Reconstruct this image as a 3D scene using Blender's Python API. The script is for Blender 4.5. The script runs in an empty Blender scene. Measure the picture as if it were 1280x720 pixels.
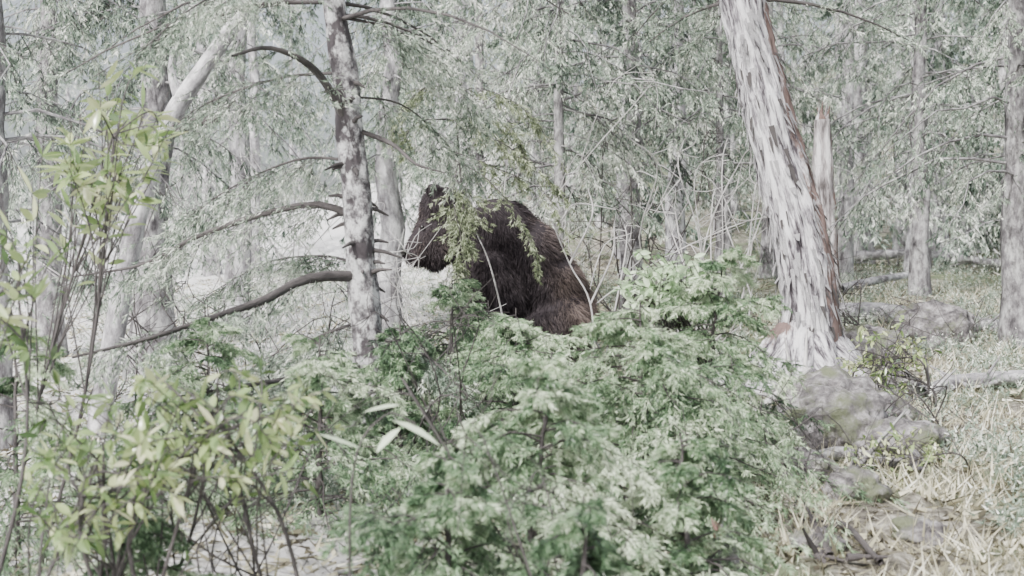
import bpy, math, random, bmesh
import numpy as np
from mathutils import Vector, noise as mn
rng=np.random.default_rng(11); random.seed(5)
K=0.72/1280; CZ=1.6
def W(px,py,d): return np.array([(px-640)*K*d, d, CZ+(360-py)*K*d])
def gz(x,y):
    x=np.asarray(x,float); y=np.asarray(y,float)
    yy=np.clip(y,-40,32)
    z=0.075*yy
    hill=0.09+0.14/(1+np.exp(-(x+2)/4))
    z=z+np.clip(y-32,0,60)*hill
    z=z-0.09*np.clip(-x-0.8,0,14)
    z=z+0.035*np.sin(x*1.7+y*.6)+0.03*np.sin(y*1.9-x*.8+1)+0.015*np.sin(x*5.1+2)*np.sin(y*4.3)
    return z
def nrm(a): return a/(np.linalg.norm(a,axis=-1,keepdims=True)+1e-9)

# ---------------- mesh accumulator
class Acc:
    def __init__(s): s.v=[];s.rest=[];s.t=[];s.n=0;s.f={3:[],4:[]};s.m={3:[],4:[]};s.sm={3:[],4:[]}
    def add(s,v,f,mat=0,tint=0.5,rest=None,smooth=False):
        v=np.asarray(v,float).reshape(-1,3); f=np.asarray(f,int); k=f.shape[1]
        s.v.append(v); s.rest.append(v if rest is None else rest)
        s.t.append(np.broadcast_to(np.asarray(tint,float),(len(v),)).copy())
        s.f[k].append(f+s.n); s.m[k].append(np.full(len(f),mat)); s.sm[k].append(np.full(len(f),smooth)); s.n+=len(v)
    def build(s,name,mats,parent=None):
        v=np.concatenate(s.v)
        me=bpy.data.meshes.new(name); me.vertices.add(len(v)); me.vertices.foreach_set('co',v.ravel())
        li=[];ls=[];mi=[];sm=[];off=0
        for k in (3,4):
            if s.f[k]:
                f=np.concatenate(s.f[k]); li.append(f.ravel()); ls.append(off+np.arange(len(f))*k); off+=f.size
                mi.append(np.concatenate(s.m[k])); sm.append(np.concatenate(s.sm[k]))
        li=np.concatenate(li);ls=np.concatenate(ls);mi=np.concatenate(mi);sm=np.concatenate(sm)
        me.loops.add(len(li)); me.loops.foreach_set('vertex_index',li.astype(np.int32))
        me.polygons.add(len(ls)); me.polygons.foreach_set('loop_start',ls.astype(np.int32))
        me.polygons.foreach_set('material_index',mi.astype(np.int32)); me.polygons.foreach_set('use_smooth',sm.astype(bool))
        me.update(calc_edges=True)
        a=me.attributes.new('tint','FLOAT','POINT'); a.data.foreach_set('value',np.concatenate(s.t).astype(np.float32))
        a=me.attributes.new('rest','FLOAT_VECTOR','POINT'); a.data.foreach_set('vector',np.concatenate(s.rest).astype(np.float32).ravel())
        for m in mats: me.materials.append(m)
        o=bpy.data.objects.new(name,me); bpy.context.scene.collection.objects.link(o)
        if parent: o.parent=parent
        return o
def spline(pts,n):
    pts=np.asarray(pts,float); m=len(pts)
    t=np.linspace(0,m-1,n); out=[]
    P=np.vstack([2*pts[0]-pts[1],pts,2*pts[-1]-pts[-2]])
    for tt in t:
        i=min(int(tt),m-2); u=tt-i; p0,p1,p2,p3=P[i],P[i+1],P[i+2],P[i+3]
        out.append(0.5*((2*p1)+(-p0+p2)*u+(2*p0-5*p1+4*p2-p3)*u*u+(-p0+3*p1-3*p2+p3)*u**3))
    return np.array(out)
def tube(acc,pts,rad,seg=6,mat=0,tint=.5,rough=0.0,cap=True,fine=False):
    pts=np.asarray(pts,float); n=len(pts); rad=np.broadcast_to(np.asarray(rad,float),(n,))
    tg=nrm(np.gradient(pts,axis=0)); ref=np.array([0,1.,0]) if abs(tg[0][1])<.8 else np.array([1.,0,0])
    s=nrm(np.cross(tg,ref)); b=np.cross(tg,s)
    th=np.linspace(0,2*np.pi,seg,endpoint=False); h=np.concatenate([[0],np.cumsum(np.linalg.norm(np.diff(pts,axis=0),axis=1))])
    off=rng.uniform(-20,20,3)
    R=np.repeat(rad[:,None],seg,1).copy()
    rest=np.stack([np.cos(th)[None]*rad[:,None],np.sin(th)[None]*rad[:,None],np.repeat(h[:,None],seg,1)],-1)
    if rough>0:
        if fine:
            for i in range(n):
                for j in range(seg):
                    p=rest[i,j]
                    a=mn.noise(Vector((p[0]*14+off[0],p[1]*14,p[2]*3)))
                    c=abs(mn.noise(Vector((p[0]*40,p[1]*40+off[1],p[2]*7))))
                    R[i,j]*=1+rough*(a*1.1-c*.9+.25*mn.noise(Vector((p[0]*3+off[2],p[1]*3,p[2]*.8)))*2)
        else: R*=1+rough*rng.normal(size=R.shape)
    v=pts[:,None]+R[...,None]*(s[:,None]*np.cos(th)[None,:,None]+b[:,None]*np.sin(th)[None,:,None])
    i=np.arange(n-1)[:,None]*seg; j=np.arange(seg)[None]; j2=(j+1)%seg
    f=np.stack([i+j,i+j2,i+seg+j2,i+seg+j],-1).reshape(-1,4)
    acc.add(v,f,mat,tint,rest.reshape(-1,3)+off*(0 if fine else 1),True)
def slivers(acc,b,t,w,mat,tint):
    d=t-b; sd=nrm(np.cross(d,rng.normal(size=d.shape)))*np.asarray(w)[...,None]/2
    v=np.stack([b-sd,b+sd,t],1); n=len(b)
    acc.add(v,np.arange(3*n).reshape(-1,3),mat,np.repeat(np.broadcast_to(tint,(n,)),3))
class Fol:
    def __init__(s): s.b=[];s.d=[];s.l=[];s.t=[]
    def add(s,b,d,l,t): s.b.append(b);s.d.append(d);s.l.append(l);s.t.append(t)
    def flush(s,acc,M,nl,nw,mat,wmat,flat=.5,droop=.15,tw=.004):
        b=np.concatenate(s.b);d=np.concatenate(s.d);l=np.concatenate(s.l);t=np.concatenate(s.t); N=len(b)
        slivers(acc,b,b+d*l[:,None],np.full(N,tw),wmat,.4)
        u=rng.uniform(.03,1,(N,M)); p=b[:,None]+d[:,None]*(l[:,None]*u)[...,None]
        pr=rng.normal(size=(N,M,3)); pr[...,2]*=flat; pr=nrm(np.cross(np.cross(d[:,None],pr),d[:,None]))
        a=rng.uniform(.35,.95,(N,M))[...,None]
        nd=d[:,None]*np.cos(a)+pr*np.sin(a); nd[...,2]-=droop; nd=nrm(nd)
        L=nl*rng.uniform(.6,1.25,(N,M))*(1-.35*u)
        sd=nrm(np.cross(nd,rng.normal(size=nd.shape)))*nw/2
        v=np.stack([p-sd,p+sd,p+nd*L[...,None]],2).reshape(-1,3)
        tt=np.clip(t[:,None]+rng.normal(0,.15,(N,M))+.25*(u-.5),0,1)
        acc.add(v,np.arange(len(v)).reshape(-1,3),mat,np.repeat(tt.ravel(),3))
def bough(acc,fol,pts,r0,ntw,tl,hang,k,tint,wmat=0,seg=5,t0=.15,btint=.5):
    pts=np.asarray(pts); n=len(pts)
    tube(acc,pts,np.linspace(r0,r0*.2,n),seg,wmat,btint,.06)
    if ntw<=0: return
    t=rng.uniform(t0,1,ntw); ti=t*(n-1); i=np.minimum(ti.astype(int),n-2); fr=(ti-i)[:,None]
    p=pts[i]*(1-fr)+pts[i+1]*fr; tg=nrm(pts[i+1]-pts[i])
    side=nrm(np.cross(tg,np.array([0,0,1.])))*rng.choice([-1,1],ntw)[:,None]
    d=side*rng.uniform(.3,1,(ntw,1))+tg*rng.uniform(.3,1,(ntw,1))+rng.normal(0,.18,(ntw,3)); d[:,2]-=hang*rng.uniform(.3,1.5,ntw); d=nrm(d)
    l=tl*(1-.55*t)*rng.uniform(.5,1.2,ntw); tt=np.clip(tint+rng.normal(0,.16,ntw),0,1)
    fol.add(p,d,l,tt)
    if k:
        u=rng.uniform(.1,.95,(ntw,k)); p2=p[:,None]+d[:,None]*(l[:,None]*u)[...,None]
        s2=nrm(np.cross(d[:,None],rng.normal([0,0,1.2],.5,(ntw,k,3))))*rng.choice([-1,1],(ntw,k,1))
        d2=d[:,None]*.85+s2*.6; d2[...,2]-=hang*.35; d2=nrm(d2); l2=l[:,None]*rng.uniform(.25,.55,(ntw,k))*(1.1-.6*u)
        fol.add(p2.reshape(-1,3),d2.reshape(-1,3),l2.ravel(),np.clip(np.repeat(tt,k)+rng.normal(0,.08,ntw*k),0,1))
def fir(acc,fol,base,top,r,cr,z0,nb,ntw,k,elev,droop,hang,tint,tl=.45,conic=True,trunkseg=10,wmat=0,az=None,btint=.5,br=.02,tmax=1):
    base=np.asarray(base,float);top=np.asarray(top,float); n=14
    tt=np.linspace(0,1,n); mid=base+(top-base)*tt[:,None]; mid[1:-1,:2]+=rng.normal(0,r*.18,(n-2,2))
    tube(acc,mid,r*(1-.85*tt)+r*.35*np.exp(-tt*25),trunkseg,wmat,.5,.05)
    for i in range(nb):
        t=z0+(1-z0)*((i+rng.uniform(0,1))/nb)*.97; p=base+(top-base)*t
        a=rng.uniform(0,2*np.pi) if az is None else rng.uniform(*az)
        L=cr*((1-t)/(1-z0+1e-6)*.85+.15 if conic else (1-.5*t))*rng.uniform(.45,1.15)
        u=np.linspace(0,1,6)[:,None]; dr=np.array([math.cos(a),math.sin(a),0])
        e=elev+rng.normal(0,.15); dp=droop*rng.uniform(.5,1.4)
        pts=p+dr*L*u+np.array([0,0,1.])*L*(e*u-dp*u*u)+rng.normal(0,.035*L,(6,3))*u
        bough(acc,fol,pts,max(.004,min(r*.25,L*br)),ntw,L*tl,hang,k,np.clip(tint+rng.normal(0,.2),0,1),wmat,4,btint=btint)

# ---------------- materials
def mat(name):
    m=bpy.data.materials.new(name); m.use_nodes=True; nt=m.node_tree; nt.nodes.clear()
    return m,nt,nt.nodes,nt.links
def node(nt,t,**kw):
    n=nt.nodes.new(t)
    for k,v in kw.items(): setattr(n,k,v)
    return n
def ramp(nt,stops,fac):
    r=nt.nodes.new('ShaderNodeValToRGB'); e=r.color_ramp.elements
    while len(e)<len(stops): e.new(.5)
    for i,(p,c) in enumerate(stops):
        e[i].position=p; e[i].color=(*c,1)
    nt.links.new(fac,r.inputs[0]); return r.outputs[0]
def noisetex(nt,vec,scale,detail=5,rough=.6,stretch=None):
    if stretch:
        mp=nt.nodes.new('ShaderNodeMapping'); mp.inputs['Scale'].default_value=stretch; nt.links.new(vec,mp.inputs[0]); vec=mp.outputs[0]
    n=nt.nodes.new('ShaderNodeTexNoise'); n.inputs['Scale'].default_value=scale; n.inputs['Detail'].default_value=detail; n.inputs['Roughness'].default_value=rough
    nt.links.new(vec,n.inputs['Vector']); return n.outputs[0]
def mixc(nt,fac,a,b,bt='MIX'):
    m=nt.nodes.new('ShaderNodeMix'); m.data_type='RGBA'; m.blend_type=bt
    for s,x in ((m.inputs[0],fac),(m.inputs[6],a),(m.inputs[7],b)):
        if hasattr(x,'links'): nt.links.new(x,s)
        elif isinstance(x,tuple): s.default_value=(*x,1)
        else: s.default_value=x
    return m.outputs[2]
def leafmat(name,stops,trans=0,rough=.45,spec=.5,nz=True):
    m,nt,N,L=mat(name)
    at=node(nt,'ShaderNodeAttribute',attribute_name='tint'); src=at.outputs['Fac']
    if nz:
        geo=node(nt,'ShaderNodeNewGeometry'); big=noisetex(nt,geo.outputs['Position'],1.8,2)
        ad=node(nt,'ShaderNodeMath',operation='MULTIPLY_ADD'); L.new(big,ad.inputs[0]); ad.inputs[1].default_value=1.2; ad.inputs[2].default_value=-.6
        s=node(nt,'ShaderNodeMath',operation='ADD'); L.new(src,s.inputs[0]); L.new(ad.outputs[0],s.inputs[1]); src=s.outputs[0]
    c=ramp(nt,stops,src)
    if spec>0:
        p=node(nt,'ShaderNodeBsdfPrincipled'); L.new(c,p.inputs['Base Color']); p.inputs['Roughness'].default_value=rough; p.inputs['Specular IOR Level'].default_value=spec
    else:
        p=node(nt,'ShaderNodeBsdfDiffuse'); L.new(c,p.inputs[0])
    o=node(nt,'ShaderNodeOutputMaterial')
    if trans>0:
        t=node(nt,'ShaderNodeBsdfTranslucent'); L.new(c,t.inputs[0])
        mx=node(nt,'ShaderNodeMixShader'); mx.inputs[0].default_value=trans; L.new(p.outputs[0],mx.inputs[1]); L.new(t.outputs[0],mx.inputs[2])
        L.new(mx.outputs[0],o.inputs[0])
    else: L.new(p.outputs[0],o.inputs[0])
    return m
def barkmat(name,stops,sc=12,stretch=(1,1,.25),patch=None,pscale=5,bump=.6,red=None):
    m,nt,N,L=mat(name)
    at=node(nt,'ShaderNodeAttribute',attribute_name='rest'); v=at.outputs['Vector']
    n1=noisetex(nt,v,sc,8,.72,stretch); c=ramp(nt,stops,n1)
    if patch:
        n2=noisetex(nt,v,pscale,6,.65,(1,1,.7)); f=ramp(nt,[(.52,(0,0,0)),(.58,(1,1,1))],n2); c=mixc(nt,f,c,patch)
    if red:
        sx=node(nt,'ShaderNodeSeparateXYZ'); L.new(v,sx.inputs[0])
        n3=noisetex(nt,v,7,5,.7,(1,1,.35)); ma=node(nt,'ShaderNodeMath',operation='MULTIPLY_ADD'); L.new(n3,ma.inputs[0]); ma.inputs[1].default_value=.35
        ng=node(nt,'ShaderNodeMath',operation='MULTIPLY'); L.new(sx.outputs[0],ng.inputs[0]); ng.inputs[1].default_value=-1
        L.new(ng.outputs[0],ma.inputs[2])
        f=ramp(nt,[(red[1],(0,0,0)),(red[1]+.03,(1,1,1))],ma.outputs[0]); rc=mixc(nt,n1,tuple(x*.45 for x in red[0]),red[0]); c=mixc(nt,f,c,rc)
    p=node(nt,'ShaderNodeBsdfPrincipled'); L.new(c,p.inputs['Base Color']); p.inputs['Roughness'].default_value=.85
    b=node(nt,'ShaderNodeBump'); b.inputs['Strength'].default_value=bump; b.inputs['Distance'].default_value=.03; L.new(n1,b.inputs['Height']); L.new(b.outputs[0],p.inputs['Normal'])
    o=node(nt,'ShaderNodeOutputMaterial'); L.new(p.outputs[0],o.inputs[0]); return m

M_fir=leafmat('fir_needles',[(0,(.035,.07,.035)),(.4,(.16,.27,.145)),(.75,(.36,.50,.30)),(1,(.72,.82,.62))],0,.35,.6)  # darkest and palest stops also paint in leaf shadow and bright specks
M_grey=leafmat('lichen_fir_needles',[(0,(.05,.075,.055)),(.4,(.23,.31,.235)),(.75,(.50,.58,.47)),(1,(.93,.95,.88))],0,.4,.5)  # lichen grey; end stops stretched to paint leaf shadow and white specks
M_far=leafmat('distant_hazed_fir_needles',[(0,(.07,.10,.08)),(.4,(.30,.39,.32)),(.75,(.60,.68,.59)),(1,(.97,.98,.95))],0,.6,0)  # haze painted in as paler needles; end stops mimic leaf shadow and specks
M_leaf=leafmat('laurel_leaves',[(0,(.07,.13,.04)),(.4,(.25,.37,.14)),(.75,(.50,.60,.27)),(1,(.78,.80,.52))],.3,.22,.9)
M_lime=leafmat('lime_leaves',[(0,(.18,.32,.13)),(.5,(.44,.62,.36)),(1,(.78,.92,.68))],.3,.35)
M_grass=leafmat('dry_grass_blades',[(0,(.08,.07,.05)),(.4,(.36,.34,.23)),(.8,(.74,.70,.53)),(1,(.95,.93,.80))],0,.6,.3)
M_bark=barkmat('grey_bark',[(.36,(.05,.045,.05)),(.48,(.20,.19,.20)),(.62,(.52,.52,.52))],9,(1,1,.5))
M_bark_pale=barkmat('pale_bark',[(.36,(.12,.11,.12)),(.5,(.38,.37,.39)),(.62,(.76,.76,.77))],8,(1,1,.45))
M_barkL=barkmat('lichen_bark',[(.38,(.035,.03,.035)),(.47,(.19,.18,.19)),(.57,(.66,.66,.67))],13,(1,1,.8),(.065,.056,.062),6)
M_barkR=barkmat('flaking_bark',[(.40,(.05,.042,.05)),(.465,(.32,.30,.33)),(.52,(.72,.71,.74)),(.66,(.95,.94,.96))],17,(1,1,.14),None,bump=1.0,red=((.26,.18,.165),.295))
M_twig=barkmat('twig_bark',[(.3,(.03,.027,.028)),(.7,(.14,.125,.125))],20)
M_twig_pale=barkmat('dead_wood',[(.3,(.3,.29,.29)),(.7,(.85,.83,.82))],20)
M_red=barkmat('torn_red_wood',[(.38,(.08,.05,.045)),(.5,(.28,.16,.13)),(.65,(.5,.36,.32))],15)

# ---------------- ground
u=np.linspace(-4.4,4.4,340); xs=np.sinh(u)*3.7
w=np.linspace(-3.6,4.3,340); ys=9+np.sinh(w)*7
X,Y=np.meshgrid(xs,ys); Z=gz(X,Y)+rng.normal(0,.015,X.shape)*(np.abs(X)<20)
g=Acc(); nx=len(xs); i=np.arange(len(ys)-1)[:,None]*nx; j=np.arange(nx-1)[None]
g.add(np.stack([X,Y,Z],-1),np.stack([i+j,i+j+1,i+nx+j+1,i+nx+j],-1).reshape(-1,4),0,smooth=True)
m,nt,N,L=mat('forest_floor')
geo=node(nt,'ShaderNodeNewGeometry'); P=geo.outputs['Position']
n1=noisetex(nt,P,9,10,.75); c1=ramp(nt,[(.38,(.05,.045,.035)),(.5,(.24,.22,.18)),(.62,(.64,.61,.53))],n1)
n2=noisetex(nt,P,.9,5,.6); f=ramp(nt,[(.45,(0,0,0)),(.6,(1,1,1))],n2); c2=mixc(nt,f,c1,(.19,.23,.13))
sx=node(nt,'ShaderNodeSeparateXYZ'); L.new(P,sx.inputs[0])
mr=node(nt,'ShaderNodeMapRange'); L.new(sx.outputs[0],mr.inputs[0]); mr.inputs[1].default_value=.2; mr.inputs[2].default_value=-1.5
n4=noisetex(nt,P,12,6,.7); c4=ramp(nt,[(.3,(.45,.43,.43)),(.46,(.97,.96,.97))],n4)  # pale gravel, whitened to paint in the blown-out sunlit clearing on the left
c5=mixc(nt,mr.outputs[0],c2,c4)
p=node(nt,'ShaderNodeBsdfPrincipled'); L.new(c5,p.inputs['Base Color']); p.inputs['Roughness'].default_value=.95
b=node(nt,'ShaderNodeBump'); b.inputs['Strength'].default_value=.8; b.inputs['Distance'].default_value=.06; L.new(n1,b.inputs['Height']); L.new(b.outputs[0],p.inputs['Normal'])
o=node(nt,'ShaderNodeOutputMaterial'); L.new(p.outputs[0],o.inputs[0])
g.build('ground',[m])

# ---------------- big flaking trunk on the right
a=Acc()
cl=[W(1000,500,11),W(1008,445,11),W(1012,395,11),W(1000,300,11.05),W(975,200,11.1),W(950,100,11.15),W(927,0,11.2),W(885,-180,11.3),W(845,-400,11.4),W(800,-700,11.5)]
pts=spline(cl,190); h=np.linspace(0,1,190)
rad=.25*(1-.5*h)+.28*np.exp(-h*20)
tube(a,pts,rad,84,0,.5,.17,fine=True)
for ang,ln in ((190,1.25),(205,1.05),(225,.95),(255,.95),(290,.9),(330,.85),(0,.75),(120,.7)):
    d=np.array([math.cos(math.radians(ang)),math.sin(math.radians(ang)),0]); p0=W(1003,425,11)
    q=[p0+d*.08,p0+d*.3-np.array([0,0,.18]),p0+d*.55-np.array([0,0,.36]),p0+d*ln-np.array([0,0,.6])]
    q[3][2]=gz(q[3][0],q[3][1])-.03; q[2][2]=max(q[2][2],gz(q[2][0],q[2][1])+.04)
    tube(a,spline(q,22),np.linspace(.19,.06,22),18,0,.5,.25,fine=True)
for _ in range(1000):
    i=int(rng.integers(6,180)); th=rng.uniform(0,2*np.pi); n=np.array([math.cos(th),math.sin(th),.05])
    c=pts[i]+n*rad[i]*1.02; tg=nrm(pts[min(i+1,189)]-pts[i]); s=np.cross(tg,n)
    l=rng.uniform(.05,.2); wd=rng.uniform(.006,.024); lift=rng.uniform(.008,.05)
    v=[c-s*wd,c+s*wd,c+s*wd*.5-tg*l+n*lift,c-s*wd*.3-tg*l*.8+n*lift]
    a.add(v,[[0,1,2,3]],1 if rng.random()<.8 else 2,.5,rest=rng.uniform(0,9,(4,3)))
fo=Fol()
for i in range(16):
    t=int(rng.integers(125,185)); an=rng.uniform(0,6.28); Lb=rng.uniform(.8,2); uu=np.linspace(0,1,6)[:,None]
    bough(a,fo,pts[t]+np.array([math.cos(an),math.sin(an),.1])*Lb*uu-np.array([0,0,1.])*Lb*.3*uu**2,.02,16,.5,.4,3,.5,2,5)
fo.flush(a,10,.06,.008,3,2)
a.build('leaning_fir_tree',[M_barkR,M_bark_pale,M_twig,M_grey])

# ---------------- left trunk with explicit boughs
a=Acc(); fo=Fol()
D=8
cl=[W(482,660,D),W(474,600,D),W(465,500,D),W(458,400,D),W(449,300,D),W(441,200,D),W(432,100,D),W(417,0,D),W(395,-150,D),W(380,-400,D),W(370,-700,D)]
cl[0][2]=gz(cl[0][0],D)-.05
pts=spline(cl,150); h=np.linspace(0,1,150)
tube(a,pts,.112*(1-.55*h)+.05*np.exp(-h*30),44,0,.5,.18,fine=True)
for q,r,nt_,tl in (
  ([W(442,170,8),W(412,112,7.9),W(382,78,7.7),W(335,60,7.5),W(290,70,7.3)],.032,20,.35),
  ([W(444,162,8),W(490,180,7.9),W(520,205,7.8),W(556,216,7.7)],.017,9,.2),
  ([W(455,345,8),W(385,348,7.8),W(330,375,7.6),W(270,395,7.4),W(190,422,7.2),W(90,447,7.0)],.034,80,.5),
  ([W(448,270,8),W(380,256,8.1),W(255,292,8.3),W(180,330,8.4),W(90,346,8.6)],.024,100,.55),
  ([W(460,455,8),W(400,468,7.7),W(320,480,7.3),W(200,500,7.0)],.026,60,.45),
  ([W(440,200,8),W(370,200,8.3),W(280,240,8.6),W(200,300,9)],.010,95,.6),
  ([W(430,90,8),W(340,100,8.4),W(240,140,8.8),W(150,220,9)],.010,90,.6),
  ([W(420,20,8),W(500,40,8.3),W(560,90,8.6),W(600,150,8.8)],.010,80,.55),
  ([W(435,120,8),W(500,130,8.4),W(550,170,8.8),W(590,220,9.2)],.008,50,.5),
  ([W(450,330,8),W(400,320,8.5),W(330,330,9),W(240,380,9.3)],.010,95,.5),
  ([W(455,400,8),W(400,420,8.3),W(330,450,8.6),W(240,520,8.8)],.010,90,.5),
  ([W(455,420,8),W(500,430,7.8),W(540,450,7.6),W(580,490,7.4)],.012,60,.4),
  ([W(415,-20,8),W(330,-30,7.6),W(240,10,7.2),W(170,70,7.0)],.010,80,.6)):
    bough(a,fo,spline(q,16),r,nt_,tl,.7,4,.55,1,7,t0=.15)
for i in range(24):
    t=int(rng.integers(100,149)); an=rng.uniform(0,6.28); Lb=rng.uniform(.7,1.7); uu=np.linspace(0,1,6)[:,None]
    bough(a,fo,pts[t]+np.array([math.cos(an),math.sin(an),.1])*Lb*uu-np.array([0,0,1.])*Lb*.35*uu**2,.014,14,.5,.4,3,.5,1,5)
for i in range(40):
    t=int(rng.integers(10,90)); an=rng.uniform(0,6.28); Lb=rng.uniform(.03,.14)
    d=np.array([math.cos(an),math.sin(an),rng.uniform(-.4,.3)])
    tube(a,[pts[t],pts[t]+d*(Lb*.5+.07),pts[t]+d*(Lb+.09)+np.array([0,0,-.02])],[.02,.012,.005],5,1)
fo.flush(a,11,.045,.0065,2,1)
a.build('fir_tree',[M_barkL,M_twig,M_grey])

# ---------------- young firs in the foreground
def sapling(px,py,d,cr,nb,ntw,k,M,tint,nl=.036,nw=.005,lean=0,el=.35,dr=.6):
    x=(px-640)*K*d; base=np.array([x+lean,d,gz(x+lean,d)-.02]); top=W(px,py,d)
    a=Acc(); fo=Fol(); fir(a,fo,base,top,.02,cr,.03,nb,ntw,k,el,dr,.5,tint,.6,True,8,br=.011)
    fo.flush(a,M,nl,nw,1,0,.6,.2,.003); a.build('young_fir_tree',[M_twig,M_fir])
sapling(905,305,7.4,.9,56,18,4,14,.7,lean=-.15)
sapling(800,375,6.6,1.2,72,20,4,14,.62,lean=.05)
sapling(645,385,7.6,1.0,64,18,4,14,.58)
sapling(690,440,5.2,1.0,56,20,4,14,.62,lean=-.12)
sapling(565,345,9.2,.95,60,16,4,13,.65)
sapling(610,375,10.0,.9,56,16,4,13,.65)
sapling(500,400,7.6,.8,50,16,4,14,.55)
sapling(560,560,4.6,.75,40,18,4,14,.48)
sapling(400,420,6.6,.9,48,16,4,14,.6)
sapling(260,390,7.2,.9,44,16,4,14,.55)
sapling(850,540,5.2,.7,40,18,4,14,.5,lean=.05)
sapling(150,570,4.9,.6,34,16,4,14,.45)
sapling(20,400,6.5,1.0,46,16,4,14,.55)
sapling(730,620,4.2,.55,34,18,4,14,.42)

# ---------------- broadleaf shrubs
def leafblade(a,c,d,up,l,w,tint,mat=1):
    s=nrm(np.cross(d,up)); n=np.cross(s,d); cv=[]
    us=[0,.25,.55,.8,1]; ws=[.1,.8,1,.6,.03]; curl=rng.uniform(-.1,.4)
    for uu,ww in zip(us,ws):
        p=c+d*l*uu-n*l*curl*uu*uu
        cv+= [p-s*w*ww/2+n*w*.12*ww,p,p+s*w*ww/2+n*w*.12*ww]
    f=[]
    for i in range(4):
        f+=[[3*i,3*i+1,3*i+4,3*i+3],[3*i+1,3*i+2,3*i+5,3*i+4]]
    a.add(cv,f,mat,tint,smooth=True)
def shrub(name,root,tips,ll,lw,nl,mt,tint,wr=.006,wm=None,sp=.3,per=9):
    a=Acc(); root=np.asarray(root)
    tips=sorted(tips,key=lambda t:t[0]); ng=max(2,len(tips)//per)
    for gi in range(ng):
        grp=tips[gi::ng]; c=np.mean(grp,axis=0); rt=root+rng.normal(0,sp,3)*[1,.6,0]; rt[2]=gz(rt[0],rt[1])-.02
        q=spline([rt,(rt+c)/2+rng.normal(0,.1,3),c],12); tube(a,q,np.linspace(wr*1.6,wr*.8,12),6,0)
        for tp in grp:
            j=int(rng.integers(5,12)); s0=q[j]; mid=(s0+tp)/2+rng.normal(0,.06,3)+np.array([0,0,.04]); qq=spline([s0,mid,tp],12)
            tube(a,qq,np.linspace(wr*.7,wr*.3,12),5,0)
            tt=np.clip(tint+rng.normal(0,.18),0,1)
            for s in range(nl):
                i=int(11-abs(rng.normal(0,2.8))); i=max(2,i); cc=qq[i]
                ax=nrm(qq[-1]-qq[-3]); r=rng.normal(size=3); d=nrm(nrm(np.cross(ax,r))*rng.uniform(.6,1)+ax*.5+np.array([0,0,-.1]))
                leafblade(a,cc,d,nrm(np.array([0,0,1.])+rng.normal(0,.5,3)),ll*rng.uniform(.5,1.2),lw*rng.uniform(.6,1.2),np.clip(tt+rng.normal(0,.2),0,1))
    return a.build(name,[wm or M_twig,mt])
def tipcloud(cx,cy,rx,ry,d,dd,n):
    out=[]
    for _ in range(n):
        r=math.sqrt(rng.random()); th=rng.uniform(0,6.28); out.append(W(cx+rx*r*math.cos(th),cy+ry*r*math.sin(th),d+rng.uniform(-dd,dd)))
    return out
def groot(px,d): x=(px-640)*K*d; return np.array([x,d,gz(x,d)-.02])
shrub('laurel_shrub',groot(250,4.8),tipcloud(290,535,180,80,4.8,.6,52),.078,.025,10,M_leaf,.55)
shrub('laurel_shrub',groot(60,4.6),tipcloud(120,590,120,110,4.6,.5,40),.078,.025,10,M_leaf,.5)
shrub('laurel_shrub',groot(20,6.2),tipcloud(140,165,85,95,6.2,.5,44),.11,.034,9,M_leaf,.62,.006,M_twig,.1,22)
shrub('laurel_shrub',groot(-30,5.0),tipcloud(20,330,70,120,5.2,.4,20),.10,.030,8,M_leaf,.5,.006,None,.1,10)
shrub('lime_leaf_shrub',groot(840,8.2),tipcloud(835,350,70,32,7.6,.4,90),.065,.028,11,M_lime,.75)
shrub('lime_leaf_shrub',groot(1120,10),tipcloud(1110,450,60,50,10.4,.7,60),.06,.024,9,M_leaf,.7)
shrub('lime_leaf_shrub',groot(1110,7.5),tipcloud(1120,570,60,40,7.5,.5,40),.045,.018,9,M_leaf,.75,.004)

a=Acc(); q=spline([groot(440,4.2),W(440,600,4.2),W(480,520,4.2),W(520,530,4.15)],16); tube(a,q,np.linspace(.005,.002,16),5,0)
for (x1,y1,x2,y2) in ((455,515,498,505),(490,525,548,545),(500,535,470,560),(450,560,400,545)):
    p1=W(x1,y1,4.15);p2=W(x2,y2,4.1); leafblade(a,p1,nrm(p2-p1),np.array([0,-.4,1.]),np.linalg.norm(p2-p1)*1.05,.03,1.0)
a.build('laurel_sprig',[M_twig,M_lime])

# ---------------- bare shrubs / twiggy tangle
def bare(px,py,d,n,size,mt,r=.008,name='bare_shrub'):
    a=Acc(); root=groot(px,d)
    for _ in range(n):
        tip=W(px+rng.normal(0,size),py+rng.normal(0,size*.6),d+rng.normal(0,.5))
        mid=(root+tip)/2+rng.normal(0,.22,3); q=spline([root+rng.normal(0,.25,3)*[1,1,0],mid,tip,tip+rng.normal(0,.2,3)],14)
        tube(a,q,np.linspace(r,r*.3,14),5,0)
        for __ in range(7):
            i=int(rng.integers(4,13)); l=rng.uniform(.1,.4); d1=nrm(rng.normal(size=3)+np.array([0,0,.2]))
            tube(a,spline([q[i],q[i]+d1*l*.5,q[i]+d1*l+rng.normal(0,.08,3)],6),np.linspace(r*.45,r*.2,6),4,0)
    a.build(name,[mt])
bare(740,310,12.8,10,50,M_twig_pale,.008); bare(880,230,13.5,12,50,M_twig_pale,.010); bare(790,270,15,14,70,M_twig,.010)
bare(520,340,10.5,9,35,M_twig_pale,.007); bare(350,430,9.5,12,80,M_twig,.007); bare(560,430,7.5,9,60,M_twig,.006)
bare(220,380,11,14,90,M_twig,.008); bare(1120,400,13,14,60,M_twig,.007); bare(1020,640,7,10,60,M_twig,.005); bare(640,640,4.6,10,70,M_twig,.005)
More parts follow.
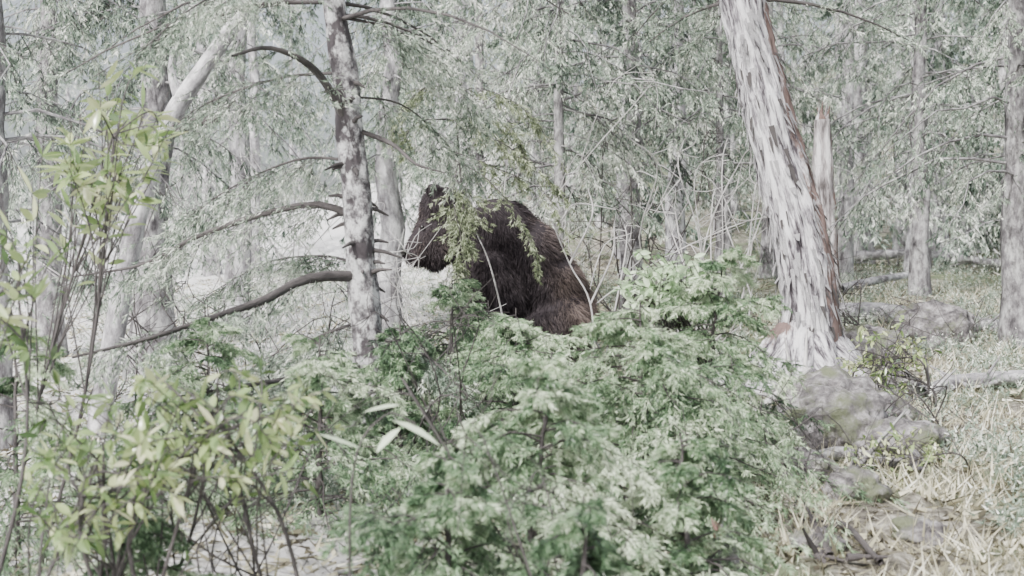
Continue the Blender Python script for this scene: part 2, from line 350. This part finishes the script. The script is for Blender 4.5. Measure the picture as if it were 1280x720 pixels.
bare(180,250,14,14,90,M_twig_pale,.009); bare(350,200,15,14,90,M_twig_pale,.009); bare(1150,540,9,10,50,M_twig,.006); bare(640,200,14,12,80,M_twig_pale,.007); bare(250,600,5.5,10,90,M_twig,.005)

# ---------------- bear
def ell(c,r,seg=20,ring=12):
    th=np.linspace(0,2*np.pi,seg,endpoint=False); ph=np.linspace(0.02,np.pi-.02,ring)
    v=np.stack([np.sin(ph)[:,None]*np.cos(th),np.sin(ph)[:,None]*np.sin(th),np.repeat(np.cos(ph)[:,None],seg,1)],-1).reshape(-1,3)*np.asarray(r)+c
    i=np.arange(ring-1)[:,None]*seg; j=np.arange(seg)[None]; j2=(j+1)%seg
    f=[list(x) for x in np.stack([i+j,i+seg+j,i+seg+j2,i+j2],-1).reshape(-1,4)]
    f.append(list(range(seg))); f.append([ (ring-1)*seg+k for k in range(seg-1,-1,-1)])
    return v,f
parts=[]
def limb(p,r):
    p=spline(p,14); rr=np.interp(np.linspace(0,1,14),np.linspace(0,1,len(r)),r)
    for a_,b_ in zip(p,rr): parts.append((a_,(b_,b_,b_)))
for c,r in ((W(702,395,12),(.28,.34,.34)),(W(688,360,12),(.28,.34,.32)),(W(662,325,12),(.28,.34,.34)),(W(632,298,12),(.27,.30,.33)),(W(620,277,12),(.19,.25,.20)),(W(606,330,12),(.22,.26,.32)),
            (W(642,355,12),(.30,.3,.33)),(W(585,295,12),(.19,.2,.23)),(W(562,280,11.98),(.18,.19,.23)),(W(548,262,11.95),(.165,.17,.20)),(W(543,300,11.93),(.19,.17,.24)),
            (W(528,308,11.88),(.13,.13,.15)),(W(519,316,11.85),(.10,.10,.11)),(W(562,239,12.08),(.06,.045,.055)),(W(540,236,11.84),(.06,.045,.06))):
    parts.append((c,r))
gB=lambda x,y: float(gz(x,y))
for dd in (-.2,.2):
    sh=W(622,335,12+dd); f_=np.array([sh[0]-.02,12+dd,gB(sh[0]-.02,12+dd)+.07])
    limb([sh,(sh+f_)/2+np.array([.03,0,0]),f_],[.17,.13,.09]); parts.append((f_+np.array([-.07,0,-.01]),(.13,.09,.07)))
    hp=W(705,400,12+dd); kn=W(672,425,12+dd*1.4); hk=np.array([hp[0]-.02,12+dd*1.3,gB(hp[0],12)+.12]); pw=np.array([hp[0]-.25,12+dd*1.3,gB(hp[0]-.25,12)+.06])
    limb([hp,kn,hk],[.23,.17,.10]); limb([hk,pw],[.09,.08]); parts.append((pw+np.array([-.06,0,0]),(.14,.09,.065)))
V=[];F=[];o_=0
for c,r in parts:
    v,f=ell(np.asarray(c),r); V.append(v); F+= [[k+o_ for k in q] for q in f]; o_+=len(v)
me=bpy.data.meshes.new('b'); me.from_pydata(np.concatenate(V).tolist(),[],F)
tmp=bpy.data.objects.new('b',me); bpy.context.scene.collection.objects.link(tmp)
rm=tmp.modifiers.new('r','REMESH'); rm.mode='VOXEL'; rm.voxel_size=.03
sm=tmp.modifiers.new('s','SMOOTH'); sm.factor=.6; sm.iterations=5
dg=bpy.context.evaluated_depsgraph_get(); ev=tmp.evaluated_get(dg); bm_=bpy.data.meshes.new_from_object(ev)
nv=len(bm_.vertices); co=np.zeros(nv*3); bm_.vertices.foreach_get('co',co); co=co.reshape(-1,3)
bm_.calc_loop_triangles(); tri=np.zeros(len(bm_.loop_triangles)*3,int); bm_.loop_triangles.foreach_get('vertices',tri); tri=tri.reshape(-1,3)
bpy.data.objects.remove(tmp)
bear=bpy.data.objects.new('bear',None); bpy.context.scene.collection.objects.link(bear)
m,nt,N,L=mat('bear_fur'); at=node(nt,'ShaderNodeAttribute',attribute_name='tint')
c=ramp(nt,[(0,(.018,.015,.018)),(.45,(.055,.046,.050)),(1,(.24,.19,.17))],at.outputs['Fac'])
p=node(nt,'ShaderNodeBsdfPrincipled'); L.new(c,p.inputs['Base Color']); p.inputs['Roughness'].default_value=.8; p.inputs['Specular IOR Level'].default_value=.15
o=node(nt,'ShaderNodeOutputMaterial'); L.new(p.outputs[0],o.inputs[0]); M_fur=m
a=Acc(); a.add(co,tri,0,.25,smooth=True); a.build('body',[M_fur],bear)
A,B,C=co[tri[:,0]],co[tri[:,1]],co[tri[:,2]]; cr_=np.cross(B-A,C-A); ar=np.linalg.norm(cr_,axis=1); nn=nrm(cr_)
ns=100000; idx=rng.choice(len(tri),ns,p=ar/ar.sum()); r1=np.sqrt(rng.random(ns))[:,None]; r2=rng.random(ns)[:,None]
ps=A[idx]*(1-r1)+B[idx]*r1*(1-r2)+C[idx]*r1*r2; nr=nn[idx]
if ((nr*(ps-co.mean(0))).sum(1)).mean()<0: nr=-nr
clump=np.array([mn.noise(Vector(q*8)) for q in ps])
d=nrm(nr*.42+np.array([.15,0,-.75])+rng.normal(0,.15,(ns,3))+clump[:,None]*np.array([.3,.15,.15]))
ln=rng.uniform(.04,.10,ns)*(1+clump*.7)
ln*=np.where(ps[:,0]<W(565,0,12)[0],.6,1.1)
big=np.array([mn.noise(Vector(q*3.1)) for q in ps])
hd=np.where(ps[:,0]<W(565,0,12)[0],.22,0)
tn=np.clip(.30+.45*big+hd+np.clip((ps[:,0]-W(665,0,12)[0])*1.4,-.1,.5)+rng.normal(0,.06,ns),0,1)
a=Acc(); slivers(a,ps-nr*.008,ps+d*ln[:,None],np.full(ns,.008),0,tn); a.build('fur',[M_fur],bear)
m,nt,N,L=mat('dark_gloss'); p=node(nt,'ShaderNodeBsdfPrincipled'); p.inputs['Base Color'].default_value=(.01,.008,.008,1); p.inputs['Roughness'].default_value=.25
o=node(nt,'ShaderNodeOutputMaterial'); L.new(p.outputs[0],o.inputs[0])
for nm,c,r in (('nose',W(505,315,11.80),(.035,.04,.028)),('eye',W(528,284,11.77),(.016,.016,.016)),('eye_far',W(520,282,11.98),(.016,.016,.016))):
    v,f=ell(c,r,12,8); me=bpy.data.meshes.new(nm); me.from_pydata(v.tolist(),[],f); me.materials.append(m); ob=bpy.data.objects.new(nm,me); bpy.context.scene.collection.objects.link(ob); ob.parent=bear

a=Acc(); fo=Fol(); base=groot(588,10.9); top=W(566,90,10.9)
tube(a,spline([base,(base+top)/2+np.array([.02,0,0]),top],20),np.linspace(.014,.005,20),7,0)
for q,n in (([W(570,225,10.9),W(585,240,10.8),W(598,270,10.7),W(590,310,10.6)],22),([W(572,205,10.9),W(566,250,10.7),W(577,300,10.6),W(575,350,10.6)],50),([W(572,225,10.9),W(580,260,10.7),W(572,310,10.6),W(585,355,10.6)],40),
          ([W(568,200,10.9),W(610,225,10.7),W(655,280,10.6),W(675,345,10.6)],26),([W(568,190,10.9),W(620,210,10.8),W(680,240,10.7),W(705,290,10.6)],26),
          ([W(568,150,10.9),W(530,150,10.8),W(510,165,10.7),W(505,190,10.7)],24),([W(567,160,10.9),W(610,170,10.7),W(660,200,10.7),W(710,250,10.7)],44),
          ([W(567,140,10.9),W(600,150,10.7),W(640,160,10.7),W(660,210,10.7)],40),([W(567,120,10.9),W(600,110,10.7),W(660,140,10.7),W(700,200,10.7)],40),([W(567,110,10.9),W(530,110,10.7),W(500,140,10.7),W(480,180,10.7)],34)):
    bough(a,fo,spline(q,10),.005,n,.28,.5,3,.55,0,5)
fo.flush(a,12,.045,.007,1,0); a.build('young_fir_tree',[M_twig,leafmat('spring_needles',[(0,(.06,.085,.04)),(.45,(.19,.23,.13)),(.8,(.38,.44,.28)),(1,(.6,.65,.48))])])
a=Acc()
for q in ([W(640,470,11),W(628,395,10.9),W(612,330,10.8),W(595,290,10.8)],[W(745,470,11.2),W(738,380,11.2),W(712,330,11.2),W(684,262,11.2)],[W(738,380,11.2),W(765,320,11.3),W(768,280,11.4)],[W(712,330,11.2),W(740,270,11.2),W(735,235,11.3)],
          [W(702,275,11.2),W(720,255,11.2),W(770,262,11.3)]):
    tube(a,spline(q,16),np.linspace(.009,.004,16),6,0)
a.build('bare_sapling',[M_twig_pale])

# ---------------- mid-distance firs
def midfir(px,d,r,H,cr,z0,nb,ntw,k,tint,mt=None,bark=None,hang=1.0,lean=0,M=10,nl=.058,nw=.011,droop=.6,name='fir_tree'):
    b=groot(px,d); t=b+np.array([lean,0,H]); a=Acc(); fo=Fol()
    fir(a,fo,b,t,r,cr,z0,nb,ntw,k,.1,droop,hang,tint,.45,False,14,br=.009)
    fo.flush(a,M,nl,nw,1,2,.8,.3,.007); a.build(name,[bark or M_bark,mt or M_grey,M_twig])
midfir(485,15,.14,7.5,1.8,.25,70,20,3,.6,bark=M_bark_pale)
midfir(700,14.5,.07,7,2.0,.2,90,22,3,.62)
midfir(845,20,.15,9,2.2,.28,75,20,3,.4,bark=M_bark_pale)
midfir(790,17,.13,8,2.0,.22,90,20,3,.1)  # very low tint: a pocket of shade painted into the needle colour
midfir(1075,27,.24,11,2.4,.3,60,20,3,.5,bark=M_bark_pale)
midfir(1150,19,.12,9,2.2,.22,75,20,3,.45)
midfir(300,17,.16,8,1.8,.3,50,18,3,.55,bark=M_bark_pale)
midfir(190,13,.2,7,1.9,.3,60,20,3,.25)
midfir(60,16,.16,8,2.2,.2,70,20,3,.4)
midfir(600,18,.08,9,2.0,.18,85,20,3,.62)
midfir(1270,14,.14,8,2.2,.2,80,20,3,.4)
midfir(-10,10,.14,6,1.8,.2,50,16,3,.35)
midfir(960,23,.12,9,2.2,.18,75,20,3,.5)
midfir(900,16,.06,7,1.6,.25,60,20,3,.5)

# ---------------- far forest (one mass)
a=Acc(); fo=Fol(); cnt=0
while cnt<92:
    y=23+46*rng.random()**1.2; x=rng.uniform(-.5,.5)*y*1.0+rng.uniform(-4,4)
    if x<-2 and y<30 and rng.random()<.8: continue
    if -.2<x/y<-.09 and rng.random()<.85: continue
    if -.45<x/y<-.2 and rng.random()<.5: continue
    b=np.array([x,y,gz(x,y)]); H=rng.uniform(9,15)
    fir(a,fo,b,b+np.array([rng.normal(0,.3),0,H]),rng.uniform(.1,.2),rng.uniform(1.6,2.6),.08,48,13,2,.1,.6,.9,rng.uniform(.15,.75),.5,False,7,br=.009)
    cnt+=1
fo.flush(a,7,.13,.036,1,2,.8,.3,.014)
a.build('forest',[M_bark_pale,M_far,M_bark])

# ---------------- leaning dead limb upper left
a=Acc(); b=groot(120,9.6)
tube(a,spline([b,W(165,300,9.6),W(208,160,9.6),W(255,85,9.6),W(300,20,9.6),W(350,-60,9.6)],60),np.linspace(.075,.05,60),20,0,.5,.16,fine=True)
tube(a,spline([W(205,170,9.6),W(240,155,9.5),W(275,148,9.4)],10),np.linspace(.05,.02,10),8,1)
tube(a,spline([W(225,130,9.6),W(215,80,9.6),W(240,10,9.6)],10),np.linspace(.035,.02,10),8,0)
a.build('dead_leaning_tree',[M_bark_pale,M_twig])
a=Acc(); b=groot(1034,15)
q=spline([b,W(1034,300,15),W(1030,210,15),W(1028,150,15)],50); tube(a,q,np.linspace(.14,.085,50),26,0,.5,.2,fine=True)
for i in range(9):
    th=i/9*6.28; c=q[-1]+np.array([math.cos(th),math.sin(th),0])*.05
    tube(a,[c-np.array([0,0,.15]),c,c+np.array([rng.normal(0,.02),0,rng.uniform(.05,.2)])],[.03,.025,.002],5,0)
a.build('broken_snag',[barkmat('snag_bark',[(.40,(.07,.06,.06)),(.5,(.36,.33,.34)),(.6,(.76,.74,.75))],12,(1,1,.15),bump=.9,red=((.28,.19,.17),.25)),M_red])
def log(p,r,mt,nb=7):
    a=Acc(); tube(a,spline(p,60),np.linspace(r,r*.7,60),18,0,.5,.2,fine=True)
    for i in range(nb):
        s=np.array(p[0])+(np.array(p[-1])-np.array(p[0]))*rng.random(); tube(a,[s,s+rng.normal(0,.15,3)+np.array([0,0,.12])],[.02,.005],5,0)
    a.build('fallen_log',[mt])
def onG(px,d,up): q=groot(px,d); q[2]+=up; return q
log([onG(1030,16,.14),onG(1110,16.3,.16),onG(1190,15.6,.10),onG(1300,15,.05)],.12,M_bark_pale)
log([onG(1010,27,.1),onG(1120,26,.25),onG(1200,25.0,.3),onG(1300,24,.15)],.10,M_bark_pale,16)
log([onG(1150,10.5,.1),onG(1200,10.8,.1),onG(1300,11,.1)],.07,M_bark_pale)
log([onG(935,9.4,.06),W(975,490,9.6),W(1010,462,9.9)],.03,M_twig_pale)
log([onG(1050,20,.1),onG(1100,21,.2),onG(1160,23,.1)],.07,M_bark_pale)
log([onG(960,7.2,.04),onG(1040,7.8,.08),onG(1120,7.6,.05)],.04,M_bark)
log([onG(1090,9,.05),onG(1130,8.2,.1),onG(1150,7.4,.03)],.045,M_bark)
log([onG(1000,6.2,.03),onG(1050,6.5,.06),onG(1100,6.0,.05)],.02,M_twig)
a=Acc(); b=groot(925,7.6); q=spline([b,W(928,600,7.6),W(912,540,7.6),W(888,502,7.6)],40); tube(a,q,np.linspace(.13,.06,40),22,0,.5,.16,fine=True)
for i in range(8):
    c=q[-1]+rng.normal(0,.02,3); tube(a,[c,c+np.array([rng.normal(-.04,.03),rng.normal(0,.03),rng.uniform(.02,.12)])],[.02,.002],5,0)
a.build('broken_stump',[M_bark_pale,M_red])
a=Acc(); q=spline([groot(912,5.6),W(908,690,5.6),W(902,665,5.6)],20); tube(a,q,np.linspace(.05,.03,20),20,1,.5,.35,fine=True)
for i in range(14):
    th=i/14*6.28; c=q[-1]+np.array([math.cos(th),math.sin(th),0])*.022; tube(a,[c-np.array([0,0,.06]),c,c+np.array([rng.normal(0,.015),rng.normal(0,.01),rng.uniform(.01,.09)])],[.012,.010,.001],5,int(i%3==0))
a.build('torn_stump',[M_red,M_bark])

# ---------------- rocks
m,nt,N,L=mat('mossy_rock'); geo=node(nt,'ShaderNodeNewGeometry'); P=geo.outputs['Position']
n1=noisetex(nt,P,11,9,.7); c=ramp(nt,[(.35,(.06,.055,.06)),(.5,(.22,.205,.21)),(.65,(.55,.53,.54))],n1)
n2=noisetex(nt,P,4,6,.7); f=ramp(nt,[(.5,(0,0,0)),(.62,(1,1,1))],n2); c=mixc(nt,f,c,(.17,.19,.12))
p=node(nt,'ShaderNodeBsdfPrincipled'); L.new(c,p.inputs['Base Color']); p.inputs['Roughness'].default_value=.9
b=node(nt,'ShaderNodeBump'); b.inputs['Distance'].default_value=.04; L.new(n1,b.inputs['Height']); L.new(b.outputs[0],p.inputs['Normal'])
o=node(nt,'ShaderNodeOutputMaterial'); L.new(p.outputs[0],o.inputs[0]); M_rock=m
def rock(px,d,rx,ry,rz,seed):
    bm=bmesh.new(); bmesh.ops.create_icosphere(bm,subdivisions=5,radius=1)
    for v in bm.verts:
        c=v.co.copy(); k=1+.28*mn.noise(c*1.3+Vector((seed,0,0)))+.15*mn.noise(c*3.5+Vector((0,seed,0)))+.07*mn.noise(c*9)
        v.co=Vector((c.x*rx*k,c.y*ry*k,c.z*rz*k))
    me=bpy.data.meshes.new('rock'); bm.to_mesh(me); bm.free()
    for pl in me.polygons: pl.use_smooth=True
    me.materials.append(M_rock); ob=bpy.data.objects.new('rock',me); q=groot(px,d); ob.location=(q[0],q[1],q[2]+rz*.5); bpy.context.scene.collection.objects.link(ob)
for i,(px,d,rx,ry,rz) in enumerate(((1035,9.6,.34,.3,.25),(1045,8.3,.32,.26,.24),(1095,9.4,.24,.2,.17),(975,8.4,.22,.2,.16),(1130,8.0,.25,.2,.15),(1090,12.5,.3,.25,.22),(1000,7.4,.18,.15,.11),(1170,14,.4,.3,.28),(1000,9.1,.2,.2,.15),(1070,7.0,.16,.12,.1),(1150,6.4,.13,.1,.08),(1105,10.8,.25,.2,.18),(1130,5.6,.1,.1,.06),(1015,6.3,.12,.1,.07))):
    rock(px,d,rx,ry,rz,i*3.7+1)

# ---------------- dry grass, litter
a=Acc(); n=52000
y=rng.uniform(4.2,22,n); x=rng.uniform(.17,.62,n)*y
cl=np.array([mn.noise(Vector((xx*1.9,yy*1.9,3))) for xx,yy in zip(x,y)]); k=cl>.08+rng.normal(0,.1,n)+np.where(y>8,.08,-.08); x,y,cl=x[k],y[k],cl[k]; n=len(x)
b=np.stack([x,y,gz(x,y)-.01],-1); hgt=rng.uniform(.04,.18,n)*(1+cl)
d=nrm(rng.normal(0,.8,(n,3))*[1,1,0]+np.array([0,0,1.])); slivers(a,b,b+d*hgt[:,None],rng.uniform(.006,.018,n),0,np.clip(.5+.5*cl+rng.normal(0,.32,n),0,1))
a.build('dry_grass',[M_grass])
a=Acc(); n=80000; y=rng.uniform(3.5,30,n); x=rng.uniform(-.6,.6,n)*y; b=np.stack([x,y,gz(x,y)+.01],-1)
d=nrm(rng.normal(size=(n,3))*[1,1,.45]); slivers(a,b,b+d*rng.uniform(.03,.18,n)[:,None],rng.uniform(.006,.03,n),0,np.clip(rng.normal(.28,.4,n),0,1))
a.build('leaf_litter',[M_grass])
a=Acc(); n=34000; y=rng.uniform(6,26,n); x=rng.uniform(-.3,.55,n)*y
cl=np.array([mn.noise(Vector((xx*.9,yy*.9,9))) for xx,yy in zip(x,y)]); k=cl>.0; x,y=x[k],y[k]; n=len(x)
b=np.stack([x,y,gz(x,y)],-1); fo=Fol(); d=nrm(rng.normal(0,.5,(n,3))*[1,1,0]+np.array([0,0,.8])); fo.add(b,d,rng.uniform(.08,.28,n),np.clip(rng.normal(.5,.25,n),0,1)); fo.flush(a,7,.05,.012,0,0)
a.build('undergrowth',[M_grey])

# ---------------- light
S=Vector((-.42,-.64,.72)).normalized()
wd=bpy.data.worlds.new('World'); bpy.context.scene.world=wd; wd.use_nodes=True; nt=wd.node_tree; nt.nodes.clear()
sk=nt.nodes.new('ShaderNodeTexSky'); sk.sky_type='NISHITA'; sk.sun_disc=False; sk.sun_elevation=math.asin(S.z); sk.sun_rotation=math.atan2(S.x,S.y); sk.dust_density=5; sk.air_density=1
hs=nt.nodes.new('ShaderNodeHueSaturation'); hs.inputs['Saturation'].default_value=.4; hs.inputs['Value'].default_value=1.9; nt.links.new(sk.outputs[0],hs.inputs['Color'])
bg=nt.nodes.new('ShaderNodeBackground'); bg.inputs[1].default_value=.15; nt.links.new(hs.outputs[0],bg.inputs[0])
o=nt.nodes.new('ShaderNodeOutputWorld'); nt.links.new(bg.outputs[0],o.inputs[0])
l=bpy.data.lights.new('sun','SUN'); l.energy=5; l.angle=math.radians(.6); l.color=(1,.98,.96); lo=bpy.data.objects.new('sun',l); lo.rotation_euler=(-S).to_track_quat('-Z','Y').to_euler(); bpy.context.scene.collection.objects.link(lo)
cam=bpy.data.cameras.new('camera'); cam.lens=50; cam.sensor_width=36; cam.clip_end=800; cam.dof.use_dof=True; cam.dof.focus_distance=11.0; cam.dof.aperture_fstop=3.2
co_=bpy.data.objects.new('camera',cam); co_.location=(0,0,CZ); co_.rotation_euler=(math.pi/2,0,0); bpy.context.scene.collection.objects.link(co_); bpy.context.scene.camera=co_
